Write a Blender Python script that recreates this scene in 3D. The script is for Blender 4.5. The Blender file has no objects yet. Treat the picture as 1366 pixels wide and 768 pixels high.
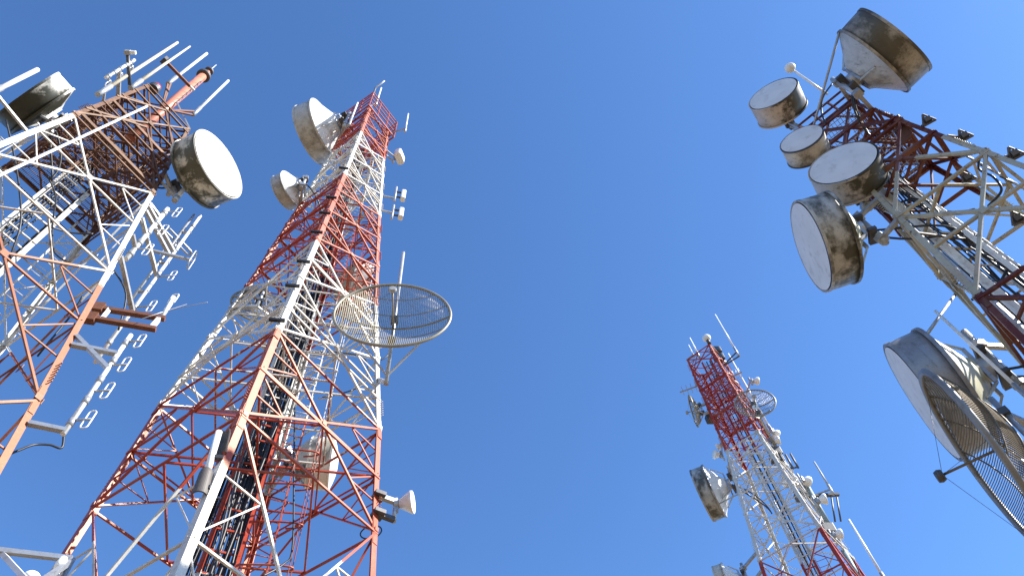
import bpy, math, random
from mathutils import Vector, Matrix
random.seed(7)
S = bpy.context.scene
COL = S.collection
V = Vector
R = math.radians

# ------------------------------------------------------------------ camera
FPX, CX, CY, W, H = 985.0, 683.0, 384.0, 1366, 768
ZEN = (607.0, -184.0)                      # where the verticals of the photograph meet
EYE = V((0, 0, 1.6))
_up = V((ZEN[0]-CX, ZEN[1]-CY, FPX)).normalized()
_fw = V((0, 0, 1))
_yw = (_fw - _up*_fw.dot(_up)).normalized()
_xw = _yw.cross(_up)
MC = Matrix((_xw, _yw, _up))               # camera (right, down, forward) -> world

def ray(x, y):
    return (MC @ V((x-CX, y-CY, FPX))).normalized()
def proj(P):
    c = MC.transposed() @ (P-EYE)
    return V((CX+FPX*c.x/c.z, CY+FPX*c.y/c.z))
def at(x, y, hd):
    """point seen at that pixel, hd metres away over the ground"""
    r = ray(x, y)
    return EYE + r*(hd/math.hypot(r.x, r.y))
def az(deg):
    return V((math.sin(R(deg)), math.cos(R(deg)), 0))
UP = V((0, 0, 1))

cam = bpy.data.cameras.new('camera')
cam.sensor_width = 36.0
cam.lens = 36.0*FPX/W
cam.clip_start, cam.clip_end = 0.1, 5000
co = bpy.data.objects.new('camera', cam)
COL.objects.link(co)
rot = Matrix((MC @ V((1, 0, 0)), MC @ V((0, -1, 0)), MC @ V((0, 0, -1)))).transposed()
co.matrix_world = Matrix.Translation(EYE) @ rot.to_4x4()
S.camera = co

# ------------------------------------------------------------------ materials
def nodes(name):
    m = bpy.data.materials.new(name)
    m.use_nodes = True
    nt = m.node_tree
    return m, nt, nt.nodes['Principled BSDF'], nt.nodes, nt.links

def noise(nt, scale, detail=4, coords='Object', stretch=None, rough=0.6, seed=None):
    tc = nt.nodes.new('ShaderNodeTexCoord')
    n = nt.nodes.new('ShaderNodeTexNoise')
    if seed is not None:                        # every object gets a pattern of its own
        n.noise_dimensions = '4D'
        ml = nt.nodes.new('ShaderNodeMath'); ml.operation = 'MULTIPLY'; ml.inputs[1].default_value = 50
        nt.links.new(seed, ml.inputs[0]); nt.links.new(ml.outputs[0], n.inputs['W'])
    n.inputs['Scale'].default_value = scale
    n.inputs['Detail'].default_value = detail
    n.inputs['Roughness'].default_value = rough
    if stretch:
        mp = nt.nodes.new('ShaderNodeMapping')
        mp.inputs['Scale'].default_value = stretch
        nt.links.new(tc.outputs[coords], mp.inputs['Vector'])
        nt.links.new(mp.outputs['Vector'], n.inputs['Vector'])
    else:
        nt.links.new(tc.outputs[coords], n.inputs['Vector'])
    return n.outputs['Fac']

def ramp(nt, fac, stops, interp='LINEAR'):
    r = nt.nodes.new('ShaderNodeValToRGB')
    r.color_ramp.interpolation = interp
    el = r.color_ramp.elements
    while len(el) < len(stops):
        el.new(0.5)
    for e, (p, c) in zip(el, stops):
        e.position = p
        e.color = (c[0], c[1], c[2], 1) if not isinstance(c, (int, float)) else (c, c, c, 1)
    nt.links.new(fac, r.inputs['Fac'])
    return r.outputs['Color']

def mix(nt, fac, a, b, mode='MIX'):
    m = nt.nodes.new('ShaderNodeMix')
    m.data_type = 'RGBA'
    m.blend_type = mode
    for sock, v in ((m.inputs[0], fac), (m.inputs[6], a), (m.inputs[7], b)):
        if hasattr(v, 'links'):
            nt.links.new(v, sock)
        elif isinstance(v, (int, float)):
            sock.default_value = v
        else:
            sock.default_value = (v[0], v[1], v[2], 1)
    return m.outputs[2]

def bump(nt, b, fac, strength=0.2, dist=0.02):
    n = nt.nodes.new('ShaderNodeBump')
    n.inputs['Strength'].default_value = strength
    n.inputs['Distance'].default_value = dist
    nt.links.new(fac, n.inputs['Height'])
    nt.links.new(n.outputs['Normal'], b.inputs['Normal'])

def plain(name, col, rough=0.5, metal=0.0, dirt=(0.10, 0.085, 0.06), amount=0.5, scale=6.0, cover=(0.52, 0.72)):
    m, nt, b, N, L = nodes(name)
    f = noise(nt, scale, 5)
    k = ramp(nt, f, [(cover[0], 0.0), (cover[1], amount)])
    c = mix(nt, k, col, dirt)
    f2 = noise(nt, scale*0.35, 2)
    c = mix(nt, 0.35, c, ramp(nt, f2, [(0.3, 0.75), (0.7, 1.15)]), 'MULTIPLY')
    L.new(c, b.inputs['Base Color'])
    b.inputs['Roughness'].default_value = rough
    b.inputs['Metallic'].default_value = metal
    bump(nt, b, f, 0.12)
    return m

RED, WHITE = (0.37, 0.043, 0.018), (0.60, 0.59, 0.55)
def banded(name, zs, red=RED, white=WHITE, first_red=True, rust=0.35, rough=0.42, top=None):
    """red and white paint in bands by height on the tower, with rust and grime"""
    m, nt, b, N, L = nodes(name)
    tc = N.new('ShaderNodeTexCoord')
    sp = N.new('ShaderNodeSeparateXYZ')
    L.new(tc.outputs['Object'], sp.inputs[0])
    mr = N.new('ShaderNodeMath'); mr.operation = 'DIVIDE'
    ed = N.new('ShaderNodeMath'); ed.operation = 'MULTIPLY_ADD'      # brushed, uneven band edges
    L.new(noise(nt, 6.0, 5), ed.inputs[0]); ed.inputs[1].default_value = 0.30
    L.new(sp.outputs['Z'], ed.inputs[2])
    mr.inputs[1].default_value = 60.0
    L.new(ed.outputs[0], mr.inputs[0])
    stops, c = [], first_red
    for z in [0.0]+zs:
        stops.append((max(0.0, z/60.0), red if c else white)); c = not c
    if top:
        stops[-1] = (stops[-1][0], top)
    col = ramp(nt, mr.outputs[0], stops, 'CONSTANT')
    fa = noise(nt, 0.9, 3)                       # patches of chalked, faded paint
    col = mix(nt, ramp(nt, fa, [(0.50, 0.0), (0.66, 0.25)]), col, (0.42, 0.22, 0.15))
    f = noise(nt, 5.0, 6, rough=0.7)
    k = ramp(nt, f, [(0.54, 0.0), (0.66, rust)])
    col = mix(nt, k, col, (0.16, 0.075, 0.035))
    f3 = noise(nt, 22.0, 3)
    k3 = ramp(nt, f3, [(0.58, 0.0), (0.7, 0.45)])
    col = mix(nt, k3, col, (0.20, 0.18, 0.14))
    f2 = noise(nt, 1.3, 3)
    col = mix(nt, 0.5, col, ramp(nt, f2, [(0.3, 0.72), (0.7, 1.2)]), 'MULTIPLY')
    L.new(col, b.inputs['Base Color'])
    b.inputs['Specular Tint'].default_value = (1.0, 0.84, 0.62, 1)
    b.inputs['Roughness'].default_value = rough
    bump(nt, b, f3, 0.15, 0.01)
    return m

def drum_mat(name, base, stain, amount, cover=(0.46, 0.57), side=None, metal=0.0, streak=0.7):
    """painted glass-fibre shroud; stains in blotches and downward streaks; side makes the blotches denser in one direction"""
    m, nt, b, N, L = nodes(name)
    oi = N.new('ShaderNodeObjectInfo')
    f = noise(nt, 1.5, 7, stretch=(1, 1, 0.55), rough=0.66, seed=oi.outputs['Random'])
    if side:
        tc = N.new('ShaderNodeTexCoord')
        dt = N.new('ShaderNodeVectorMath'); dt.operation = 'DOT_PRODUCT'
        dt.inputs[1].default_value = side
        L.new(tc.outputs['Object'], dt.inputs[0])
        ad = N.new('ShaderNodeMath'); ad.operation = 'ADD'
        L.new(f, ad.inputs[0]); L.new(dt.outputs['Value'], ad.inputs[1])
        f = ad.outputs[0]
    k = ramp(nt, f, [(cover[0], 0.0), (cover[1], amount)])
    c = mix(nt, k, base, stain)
    g = noise(nt, 10.0, 6, stretch=(1, 1, 0.12), rough=0.7, seed=oi.outputs['Random'])
    c = mix(nt, ramp(nt, g, [(0.54, 0.0), (0.68, streak*amount)]), c, (0.045, 0.038, 0.022))
    h = noise(nt, 30.0, 4, seed=oi.outputs['Random'])
    c = mix(nt, ramp(nt, h, [(0.60, 0.0), (0.68, 0.5*amount)]), c, (0.05, 0.042, 0.028))
    h2 = noise(nt, 4.0, 4, seed=oi.outputs['Random'])
    c = mix(nt, 0.6, c, ramp(nt, h2, [(0.3, 0.7), (0.7, 1.2)]), 'MULTIPLY')
    L.new(c, b.inputs['Base Color'])
    b.inputs['Roughness'].default_value = 0.48
    b.inputs['Metallic'].default_value = metal
    bump(nt, b, h, 0.08, 0.01)
    return m

M = {
 'radome': plain('radome_fabric', (0.80, 0.80, 0.79), 0.55, dirt=(0.30, 0.29, 0.27), amount=0.35, scale=2.2),
 'radome_grey': plain('weathered_radome', (0.66, 0.66, 0.67), 0.6, dirt=(0.30, 0.28, 0.27), amount=0.5, scale=3.4, cover=(0.54, 0.74)),
 'drum': drum_mat('shroud_paint', (0.52, 0.47, 0.38), (0.13, 0.10, 0.05), 0.85, (0.50, 0.62)),
 'drum_clean': drum_mat('clean_shroud_paint', (0.46, 0.455, 0.44), (0.17, 0.16, 0.135), 0.8, (0.50, 0.64)),
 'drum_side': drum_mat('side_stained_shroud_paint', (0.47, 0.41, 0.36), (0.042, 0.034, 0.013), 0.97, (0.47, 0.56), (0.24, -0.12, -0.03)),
 'drum_dark_low': drum_mat('bottom_dark_shroud_paint', (0.42, 0.40, 0.36), (0.050, 0.040, 0.016), 0.95, (0.43, 0.55), (0.07, -0.035, -0.07)),  # blotches get denser and darker toward the bottom and one side
 'drum_sooty': drum_mat('sooty_shroud_paint', (0.34, 0.31, 0.26), (0.055, 0.044, 0.022), 0.92, (0.40, 0.55)),
 'drum_white': drum_mat('white_shroud_paint', (0.78, 0.77, 0.73), (0.16, 0.14, 0.08), 0.7, (0.50, 0.62)),
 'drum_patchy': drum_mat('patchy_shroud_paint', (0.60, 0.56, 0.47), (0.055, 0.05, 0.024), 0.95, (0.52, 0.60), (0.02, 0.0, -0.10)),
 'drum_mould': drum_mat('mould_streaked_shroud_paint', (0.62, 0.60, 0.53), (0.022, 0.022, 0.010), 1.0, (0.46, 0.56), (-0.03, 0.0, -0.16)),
 'drum_steel': drum_mat('weathered_steel_shroud', (0.30, 0.30, 0.31), (0.12, 0.11, 0.10), 0.7, (0.52, 0.66), None, 0.45),
 'drum_dark': drum_mat('soot_dark_shroud', (0.40, 0.40, 0.385), (0.045, 0.045, 0.036), 0.95, (0.47, 0.60)),
 'shell': plain('reflector_back_paint', (0.72, 0.71, 0.68), 0.5, dirt=(0.25, 0.23, 0.17), amount=0.6, scale=2.0),
 'shell_olive': plain('olive_stained_reflector_back', (0.50, 0.48, 0.33), 0.45, dirt=(0.16, 0.14, 0.06), amount=0.8, scale=1.6),
 'galv': plain('galvanised_steel', (0.42, 0.43, 0.44), 0.42, 0.55, dirt=(0.16, 0.14, 0.12), amount=0.5, scale=9),
 'darksteel': plain('dark_steel', (0.085, 0.085, 0.09), 0.5, 0.3, dirt=(0.10, 0.06, 0.04), amount=0.6, scale=9),
 'rust': plain('rusty_steel', (0.17, 0.065, 0.035), 0.65, 0.1, dirt=(0.05, 0.03, 0.025), amount=0.7, scale=7),
 'fibre': plain('white_fibreglass', (0.80, 0.80, 0.77), 0.35, dirt=(0.45, 0.42, 0.35), amount=0.4, scale=8),
 'cream': plain('cream_fibreglass', (0.62, 0.54, 0.40), 0.4, dirt=(0.30, 0.24, 0.16), amount=0.4, scale=6),
 'cable': plain('black_cable_sheath', (0.016, 0.016, 0.018), 0.45, dirt=(0.06, 0.055, 0.05), amount=0.5, scale=12),
 'grid': plain('galvanised_grid_wire', (0.30, 0.27, 0.20), 0.42, 0.3, dirt=(0.22, 0.17, 0.10), amount=0.6, scale=5),
 'grid_brown': plain('tarnished_grid_wire', (0.17, 0.13, 0.078), 0.5, 0.35, dirt=(0.11, 0.08, 0.045), amount=0.7, scale=4),
 'grey': plain('grey_plastic', (0.33, 0.34, 0.35), 0.5, dirt=(0.15, 0.14, 0.13), amount=0.4),
 'dullrim': plain('dull_grey_rim', (0.22, 0.205, 0.19), 0.4, 0.3, dirt=(0.10, 0.07, 0.04), amount=0.6, scale=6),
 'hood': plain('brown_grey_hood', (0.10, 0.085, 0.075), 0.6, dirt=(0.04, 0.035, 0.03), amount=0.6),
 'lamp_red': plain('red_lamp_glass', (0.45, 0.02, 0.03), 0.15, amount=0.1),
 'white_metal': plain('white_painted_steel', (0.76, 0.76, 0.74), 0.4, dirt=(0.30, 0.26, 0.2), amount=0.5, scale=8),
 'peach': plain('faded_red_mast_paint', (0.56, 0.19, 0.11), 0.45, dirt=(0.28, 0.08, 0.05), amount=0.5, scale=5),
 'teal': plain('grey_green_pipe_paint', (0.26, 0.33, 0.34), 0.45, dirt=(0.14, 0.15, 0.14), amount=0.4, scale=5),
}

# ------------------------------------------------------------------ mesh builder
class MB:
    def __init__(s):
        s.v, s.f, s.sm = [], [], []
    def add(s, vs, fs, smooth=False):
        o = len(s.v)
        s.v += [tuple(p) for p in vs]
        s.f += [tuple(i+o for i in q) for q in fs]
        s.sm += [smooth]*len(fs)
        return s
    def prism(s, prof, p, q, a, b):
        """closed 2-D profile (in the axes a, b) swept from p to q"""
        n = len(prof)
        vs = [p+a*x+b*y for x, y in prof]+[q+a*x+b*y for x, y in prof]
        fs = [(i, (i+1) % n, n+(i+1) % n, n+i) for i in range(n)]
        fs += [tuple(range(n-1, -1, -1)), tuple(range(n, 2*n))]
        return s.add(vs, fs)
    def bar(s, p, q, w, h=None, up=UP):
        h = h or w
        d = (q-p).normalized()
        a = d.cross(up)
        if a.length < 1e-4:
            a = d.cross(V((1, 0, 0)))
        a.normalize(); b = a.cross(d).normalized()
        x, y = w/2, h/2
        return s.prism([(-x, -y), (x, -y), (x, y), (-x, y)], p, q, a, b)
    def angle(s, p, q, w, t, a, b):
        """steel angle: flanges along a and b, heel on the line p-q"""
        d = (q-p).normalized()
        a = (a-d*a.dot(d)).normalized()
        b = (b-d*b.dot(d)); b = (b-a*b.dot(a)).normalized()
        return s.prism([(0, 0), (w, 0), (w, t), (t, t), (t, w), (0, w)], p, q, a, b)
    def tube(s, pts, r, n=8, r2=None, cap=True):
        pts = [V(p) for p in pts]
        k = len(pts)
        d0 = (pts[1]-pts[0]).normalized()
        a = d0.cross(UP)
        if a.length < 1e-3:
            a = d0.cross(V((1, 0, 0)))
        a.normalize()
        vs, fs = [], []
        for i, p in enumerate(pts):
            d = (pts[min(i+1, k-1)]-pts[max(i-1, 0)]).normalized()
            a = (a-d*a.dot(d)).normalized(); b = d.cross(a)
            rr = r if r2 is None else r+(r2-r)*i/(k-1)
            for j in range(n):
                t = 2*math.pi*j/n
                vs.append(p+(a*math.cos(t)+b*math.sin(t))*rr)
        for i in range(k-1):
            for j in range(n):
                fs.append((i*n+j, i*n+(j+1) % n, (i+1)*n+(j+1) % n, (i+1)*n+j))
        s.add(vs, fs, True)
        if cap:
            o = len(s.v)-k*n
            s.f += [tuple(o+j for j in range(n-1, -1, -1)), tuple(o+(k-1)*n+j for j in range(n))]
            s.sm += [False, False]
        return s
    def lathe(s, c, a, u, v, prof, n=48, smooth=True):
        """profile of (distance along a, radius) turned about the axis a through c"""
        vs, fs = [], []
        for (x, r) in prof:
            for j in range(n):
                t = 2*math.pi*j/n
                vs.append(c+a*x+(u*math.cos(t)+v*math.sin(t))*r)
        for i in range(len(prof)-1):
            for j in range(n):
                fs.append((i*n+j, i*n+(j+1) % n, (i+1)*n+(j+1) % n, (i+1)*n+j))
        return s.add(vs, fs, smooth)
    def ring(s, c, u, v, rad, r, n=64, m=8):
        a = u.cross(v)
        vs, fs = [], []
        for i in range(n):
            t = 2*math.pi*i/n
            d = u*math.cos(t)+v*math.sin(t)
            for j in range(m):
                w = 2*math.pi*j/m
                vs.append(c+d*(rad+r*math.cos(w))+a*(r*math.sin(w)))
        for i in range(n):
            for j in range(m):
                fs.append((i*m+j, i*m+(j+1) % m, ((i+1) % n)*m+(j+1) % m, ((i+1) % n)*m+j))
        return s.add(vs, fs, True)
    def ball(s, c, r, n=12, sq=1.0):
        prof = [(-r*sq*math.cos(math.pi*i/n), r*math.sin(math.pi*i/n)+1e-4) for i in range(n+1)]
        return s.lathe(c, UP, V((1, 0, 0)), V((0, 1, 0)), prof, 2*n)
    def box(s, c, ax, ay, az_, x, y, z, bev=0.0):
        """box of full sizes x, y, z along the three axes; bev rounds the x-y outline"""
        x, y = x/2, y/2
        if bev:
            prof = []
            for cx, cy, t0 in ((x-bev, y-bev, 0), (-x+bev, y-bev, 90), (-x+bev, -y+bev, 180), (x-bev, -y+bev, 270)):
                for k in range(4):
                    t = R(t0+30*k)
                    prof.append((cx+bev*math.cos(t), cy+bev*math.sin(t)))
        else:
            prof = [(x, y), (-x, y), (-x, -y), (x, -y)]
        return s.prism(prof, c-az_*z/2, c+az_*z/2, ax, ay)
    def build(s, name, mat, parent=None):
        if not s.v:
            return None
        org = parent_origin(parent)
        me = bpy.data.meshes.new(name)
        me.from_pydata([(x-org.x, y-org.y, z-org.z) for x, y, z in s.v], [], s.f)
        me.polygons.foreach_set('use_smooth', s.sm)
        me.materials.append(mat)
        import bmesh
        bm = bmesh.new(); bm.from_mesh(me)
        bmesh.ops.recalc_face_normals(bm, faces=bm.faces)
        bm.to_mesh(me); bm.free()
        me.update()
        o = bpy.data.objects.new(name, me)
        COL.objects.link(o)
        if parent:
            o.parent = parent
        return o

def parent_origin(p):
    o = V((0, 0, 0))
    while p:
        o += p.location
        p = p.parent
    return o

def thing(name, loc, label, cat, group=None):
    o = bpy.data.objects.new(name, None)
    o.empty_display_size = 0.2
    COL.objects.link(o)
    o.location = loc
    o['label'], o['category'] = label, cat
    if group:
        o['group'] = group
    return o

# ------------------------------------------------------------------ ground, sky, sun
gb = MB()
n = 24
gb.lathe(V((0, 0, 0)), UP, V((1, 0, 0)), V((0, 1, 0)), [(0, 0.01), (0, 30), (0, 120), (0, 600), (0, 3000)], 48)
g = gb.build('ground', plain('dry_earth_ground', (0.19, 0.135, 0.075), 0.9, dirt=(0.10, 0.10, 0.045), amount=0.9, scale=0.4))
g['kind'] = 'structure'

SUN_AZ, SUN_EL = 98.0, 39.0
sun = bpy.data.lights.new('sun', 'SUN')
sun.energy = 4.3
sun.angle = R(0.5)
sun.color = (1.0, 0.95, 0.87)
so = bpy.data.objects.new('sun', sun)
COL.objects.link(so)
sd = az(SUN_AZ)*math.cos(R(SUN_EL))+UP*math.sin(R(SUN_EL))
so.rotation_euler = sd.to_track_quat('Z', 'Y').to_euler()
so.location = (0, 0, 80)

w = bpy.data.worlds.new('World')
S.world = w
w.use_nodes = True
wn = w.node_tree
sky = wn.nodes.new('ShaderNodeTexSky')
sky.sky_type = 'NISHITA'
sky.sun_disc = False
sky.sun_elevation = R(SUN_EL)
sky.sun_rotation = R(SUN_AZ)
sky.altitude = 900
sky.air_density = 1.0
sky.dust_density = 0.35
sky.ozone_density = 2.2
hs = wn.nodes.new('ShaderNodeHueSaturation')
hs.inputs['Saturation'].default_value = 1.0
tn = wn.nodes.new('ShaderNodeMix')
tn.data_type, tn.blend_type = 'RGBA', 'MULTIPLY'
tn.inputs[0].default_value = 1.0
tn.inputs[7].default_value = (0.545, 0.785, 1.03, 1)          # the deep blue of a polarised sky
wn.links.new(sky.outputs[0], hs.inputs['Color'])
wn.links.new(hs.outputs[0], tn.inputs[6])
wn.links.new(tn.outputs[2], wn.nodes['Background'].inputs[0])
wn.nodes['Background'].inputs[1].default_value = 0.105
S.view_settings.view_transform = 'Standard'
S.view_settings.look = 'None'
S.view_settings.exposure = 1.40
S.view_settings.gamma = 1.0
S.view_settings.use_curve_mapping = False
S.cycles.max_bounces = 6

# ------------------------------------------------------------------ lattice towers
class Tower:
    def __init__(s, azc, th, D, prof, mat, label, legw):
        s.D, s.prof, s.mat, s.legw = D, prof, mat, legw
        s.ctr = az(azc)*D
        s.cdir = {c: az(azc+180+th-90*i) for i, c in enumerate('FRBL')}
        s.root = thing('lattice_tower', V((s.ctr.x, s.ctr.y, 0)), label, 'tower', 'lattice telecom towers')
    def z(s, h):
        return h*s.D+1.6
    def a(s, h):
        pr = s.prof
        for (h0, a0), (h1, a1) in zip(pr, pr[1:]):
            if h <= h1 or (h1, a1) == pr[-1]:
                return (a0+(a1-a0)*(h-h0)/(h1-h0))*s.D
    def p(s, c, h):
        return V((s.ctr.x, s.ctr.y, s.z(h)))+s.cdir[c]*s.a(h)
    def h_at(s, c, px, py):
        """height on a leg that shows nearest to that pixel"""
        best = None
        h = 0.2
        while h < s.prof[-1][0]+0.3:
            d = (proj(s.p(c, h))-V((px, py))).length
            if best is None or d < best[0]:
                best = (d, h)
            h += 0.004
        return best[1]
    def near(s, P):
        """leg and leg point closest to a point in space"""
        h = (P.z-1.6)/s.D
        return min((((s.p(c, h)-P).length, c) for c in 'FRBL'))[1]
    def axis(s, h):
        return V((s.ctr.x, s.ctr.y, s.z(h)))

def mid_t(A, B, C, D_):
    """parameter on A-B closest to line C-D"""
    u, v, w0 = B-A, D_-C, A-C
    a, b, c, d, e = u.dot(u), u.dot(v), v.dot(v), u.dot(w0), v.dot(w0)
    return (b*e-c*d)/(a*c-b*b)

def build_tower(T, levels, bw, dense=True, gus=0.32, plan=()):
    root, mat = T.root, T.mat
    nb = {'F': ('R', 'L'), 'R': ('B', 'F'), 'B': ('L', 'R'), 'L': ('F', 'B')}
    hs = sorted(set([h for h, _ in T.prof]+[levels[-1]]))
    hs = [h for h in hs if h <= levels[-1]+1e-6]
    for c in 'FRBL':
        m = MB()
        d1 = (T.cdir[nb[c][0]]-T.cdir[c]).normalized()
        d2 = (T.cdir[nb[c][1]]-T.cdir[c]).normalized()
        for h0, h1 in zip(hs, hs[1:]):
            m.angle(T.p(c, h0), T.p(c, h1), T.legw*(1 if h0 < levels[len(levels)//2] else 0.85), 0.022, d1, d2)
        for h in levels[1:-1]:                       # splice plates and step bolts
            p = T.p(c, h); q = T.p(c, h+0.3/T.D)
            for d, e in ((d1, d2), (d2, d1)):
                n_ = -e
                n_ = (n_-d*n_.dot(d)).normalized()
                w_ = T.legw*0.86
                m.box(p+d*(w_/2+0.004)+n_*0.006, d, n_, (q-p).normalized(), w_, 0.012, 0.7)
            for k in range(7):
                bp = T.p(c, h+(0.5+0.09*k)/T.D)
                m.tube([bp-d1*0.10+d2*0.03, bp+d2*0.03], 0.011, 5)
        m.build('leg', mat, root)
    for (h0, h1) in zip(levels, levels[1:]):
        for c1, c2 in (('F', 'R'), ('R', 'B'), ('B', 'L'), ('L', 'F')):
            a0, a1, b0, b1 = T.p(c1, h0), T.p(c1, h1), T.p(c2, h0), T.p(c2, h1)
            u = (b0-a0).normalized()
            nrm = ((a0+b0)/2-T.axis(h0)); nrm.z = 0; nrm.normalize()
            t = mid_t(a1, b0, a0, b1)
            node = a1.lerp(b0, t)
            tn = mid_t(a0, b1, a1, b0)
            hm = (node.z-1.6)/T.D
            k = (hm-h0)/(h1-h0)
            am, bm_ = a0.lerp(a1, k), b0.lerp(b1, k)
            o = nrm*0.014
            m = MB()
            sd_ = UP
            m.angle(a1-o, b0-o, bw, 0.012, sd_, -nrm)
            m.angle(a0+o, b1+o, bw, 0.012, sd_, -nrm)
            m.box(node+nrm*0.034, u, UP, nrm, gus*0.8, gus, 0.012)
            for q in (a0, b0):
                inw = u if q is a0 else -u
                m.box(q+inw*gus*0.42+nrm*0.032+UP*0.05, u, UP, nrm, gus*0.7, gus*0.75, 0.012)
            x = m.build('cross_brace', mat, root)
            m = MB()
            m.angle(am-o*2, bm_-o*2, bw*0.9, 0.012, UP, -nrm)
            m.build('horizontal_strut', mat, root)
            if dense:
                sw = bw*0.6
                for leg_lo, leg_hi, leg_m in ((a0, a1, am), (b0, b1, bm_)):
                    for end in (leg_lo, leg_hi):
                        m = MB()
                        dm = node.lerp(end, 0.5)           # middle of the half diagonal
                        lq = leg_m.lerp(end, 0.5)          # quarter point of the leg
                        m.angle(dm-o*3, lq-o*3, sw, 0.010, UP, -nrm)
                        m.angle(dm-o*4, leg_m-o*4, sw, 0.010, UP, -nrm)
                        m.build('redundant_brace', mat, x)
    for h in plan:
        m = MB()
        cs = [T.p(c, h) for c in 'FRBL']
        ms = [(cs[i]+cs[(i+1) % 4])/2 for i in range(4)]
        for i in range(4):
            m.bar(ms[i], ms[(i+1) % 4], bw*0.8, bw*0.8)
            m.bar(cs[i]-UP*0.03, cs[(i+1) % 4]-UP*0.03, bw*0.9)
        m.build('plan_brace', mat, root)

def cable_ladder(T, p0, p1, wdir, width, mat, ncab=8, rung=0.6, raili=0.09, cab_r=0.028, cable_off=0.10, cmat='cable'):
    """vertical cable tray inside a tower: two rails, rungs and a row of feeder cables"""
    root = T.root
    d = (p1-p0).normalized()
    wd = (wdir-d*wdir.dot(d)).normalized()
    nn = wd.cross(d)
    L = (p1-p0).length
    m = MB()
    k = int(L/rung)
    for i in range(k):
        q = p0+d*(rung*(i+0.5))
        m.bar(q-wd*width/2, q+wd*width/2, 0.045, 0.03, nn)
    for s_ in (-1, 1):
        m.prism([(-raili/2, 0), (raili/2, 0), (raili/2, 0.012), (-raili/2+0.012, 0.012), (-raili/2+0.012, raili), (-raili/2, raili)],
                p0+wd*width/2*s_, p1+wd*width/2*s_, wd*s_, nn)
    lad = m.build('cable_ladder', mat, root)
    for i in range(ncab):
        x = -width/2+width*(i+0.8)/(ncab+0.6)
        pts = []
        m_ = max(6, int(L/2.0))
        ph = random.random()*6
        for j in range(m_+1):
            q = p0.lerp(p1, j/m_)
            pts.append(q+wd*(x+0.02*math.sin(j*1.3+ph))+nn*(-cable_off-0.02*math.cos(j*0.9+ph)))
        if random.random() < 0.35:
            pts = pts[:int(len(pts)*random.uniform(0.55, 0.9))]
        MB().tube(pts, cab_r*random.uniform(0.75, 1.25), 6).build('cable', M[cmat] if i % 3 else M['cable'], lad)
    return lad

def climb_ladder(T, p0, p1, wdir, mat, out, hoops=True):
    d = (p1-p0).normalized()
    wd = (wdir-d*wdir.dot(d)).normalized()
    L = (p1-p0).length
    m = MB()
    for s_ in (-1, 1):
        m.bar(p0+wd*0.2*s_, p1+wd*0.2*s_, 0.05, 0.02)
    for i in range(int(L/0.3)):
        q = p0+d*(0.3*(i+0.5))
        m.tube([q-wd*0.2, q+wd*0.2], 0.012, 5)
    lad = m.build('climbing_ladder', mat, T.root)
    if hoops:
        o = (out-d*out.dot(d)).normalized()
        m = MB()
        for i in range(int(L/1.1)):
            q = p0+d*(1.1*(i+0.5))
            pts = [q+wd*0.34*math.cos(t)+o*(0.62*math.sin(t)) for t in [math.pi*k/10 for k in range(11)]]
            m.tube(pts, 0.022, 5)
        for t in (0.25, 0.5, 0.75):
            t *= math.pi
            m.tube([p0+wd*0.34*math.cos(t)+o*0.62*math.sin(t), p1+wd*0.34*math.cos(t)+o*0.62*math.sin(t)], 0.012, 5)
        m.build('safety_cage', mat, lad)

def platform(T, h, scale, mat, gmat, rail=True, hole=True, post_h=1.1, bars=0.09):
    """grated floor on a tower with a guard rail"""
    cs = [V((T.ctr.x, T.ctr.y, T.z(h)))+T.cdir[c]*T.a(h)*scale for c in 'FRBL']
    m = MB()
    for i in range(4):
        m.bar(cs[i], cs[(i+1) % 4], 0.06, 0.12)
    pl = m.build('platform', mat, T.root)
    m = MB()
    u = (cs[1]-cs[0]); v = (cs[3]-cs[0])
    n1 = int(u.length/bars)
    for i in range(1, n1):
        t = i/n1
        if hole and 0.36 < t < 0.64:
            m.bar(cs[0]+u*t, cs[0]+u*t+v*0.34, 0.012, 0.035)
            m.bar(cs[0]+u*t+v*0.66, cs[0]+u*t+v, 0.012, 0.035)
        else:
            m.bar(cs[0]+u*t, cs[0]+u*t+v, 0.012, 0.035)
    n2 = max(3, int(v.length/0.16))
    for i in range(1, n2):
        t = i/n2
        if hole and 0.34 < t < 0.66:
            m.bar(cs[0]+v*t+UP*0.02, cs[0]+v*t+u*0.36+UP*0.02, 0.014, 0.014)
            m.bar(cs[0]+v*t+u*0.64+UP*0.02, cs[0]+v*t+u+UP*0.02, 0.014, 0.014)
        else:
            m.bar(cs[0]+v*t+UP*0.02, cs[0]+v*t+u+UP*0.02, 0.014, 0.014)
    m.build('grating', gmat, pl)
    if rail:
        m = MB()
        for i in range(4):
            for z_ in ((post_h, post_h*0.55) if post_h < 2 else (post_h, post_h*0.8, post_h*0.55, post_h*0.3)):
                m.bar(cs[i]+UP*z_, cs[(i+1) % 4]+UP*z_, 0.05)
            for t in (0, 0.33, 0.67):
                q = cs[i].lerp(cs[(i+1) % 4], t)
                m.bar(q, q+UP*post_h, 0.05, 0.05, V((1, 0, 0)))
        m.build('guard_rail', mat, pl)

# ---- the tower at the photograph's left edge
T1 = Tower(-60.92, 42.03, 13.0, [(-0.123, 0.347), (1.515, 0.151), (1.927, 0.1017)],
           banded('left_tower_paint', [0.70*13+1.6-9, 1.125*13+1.6, 1.515*13+1.6], red=(0.25, 0.060, 0.024), white=(0.62, 0.61, 0.57), first_red=False, rust=0.8, rough=0.55, top=(0.085, 0.028, 0.014)),
           'rusty orange and white lattice tower cut off by the left edge of the photo', 0.125)
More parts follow.
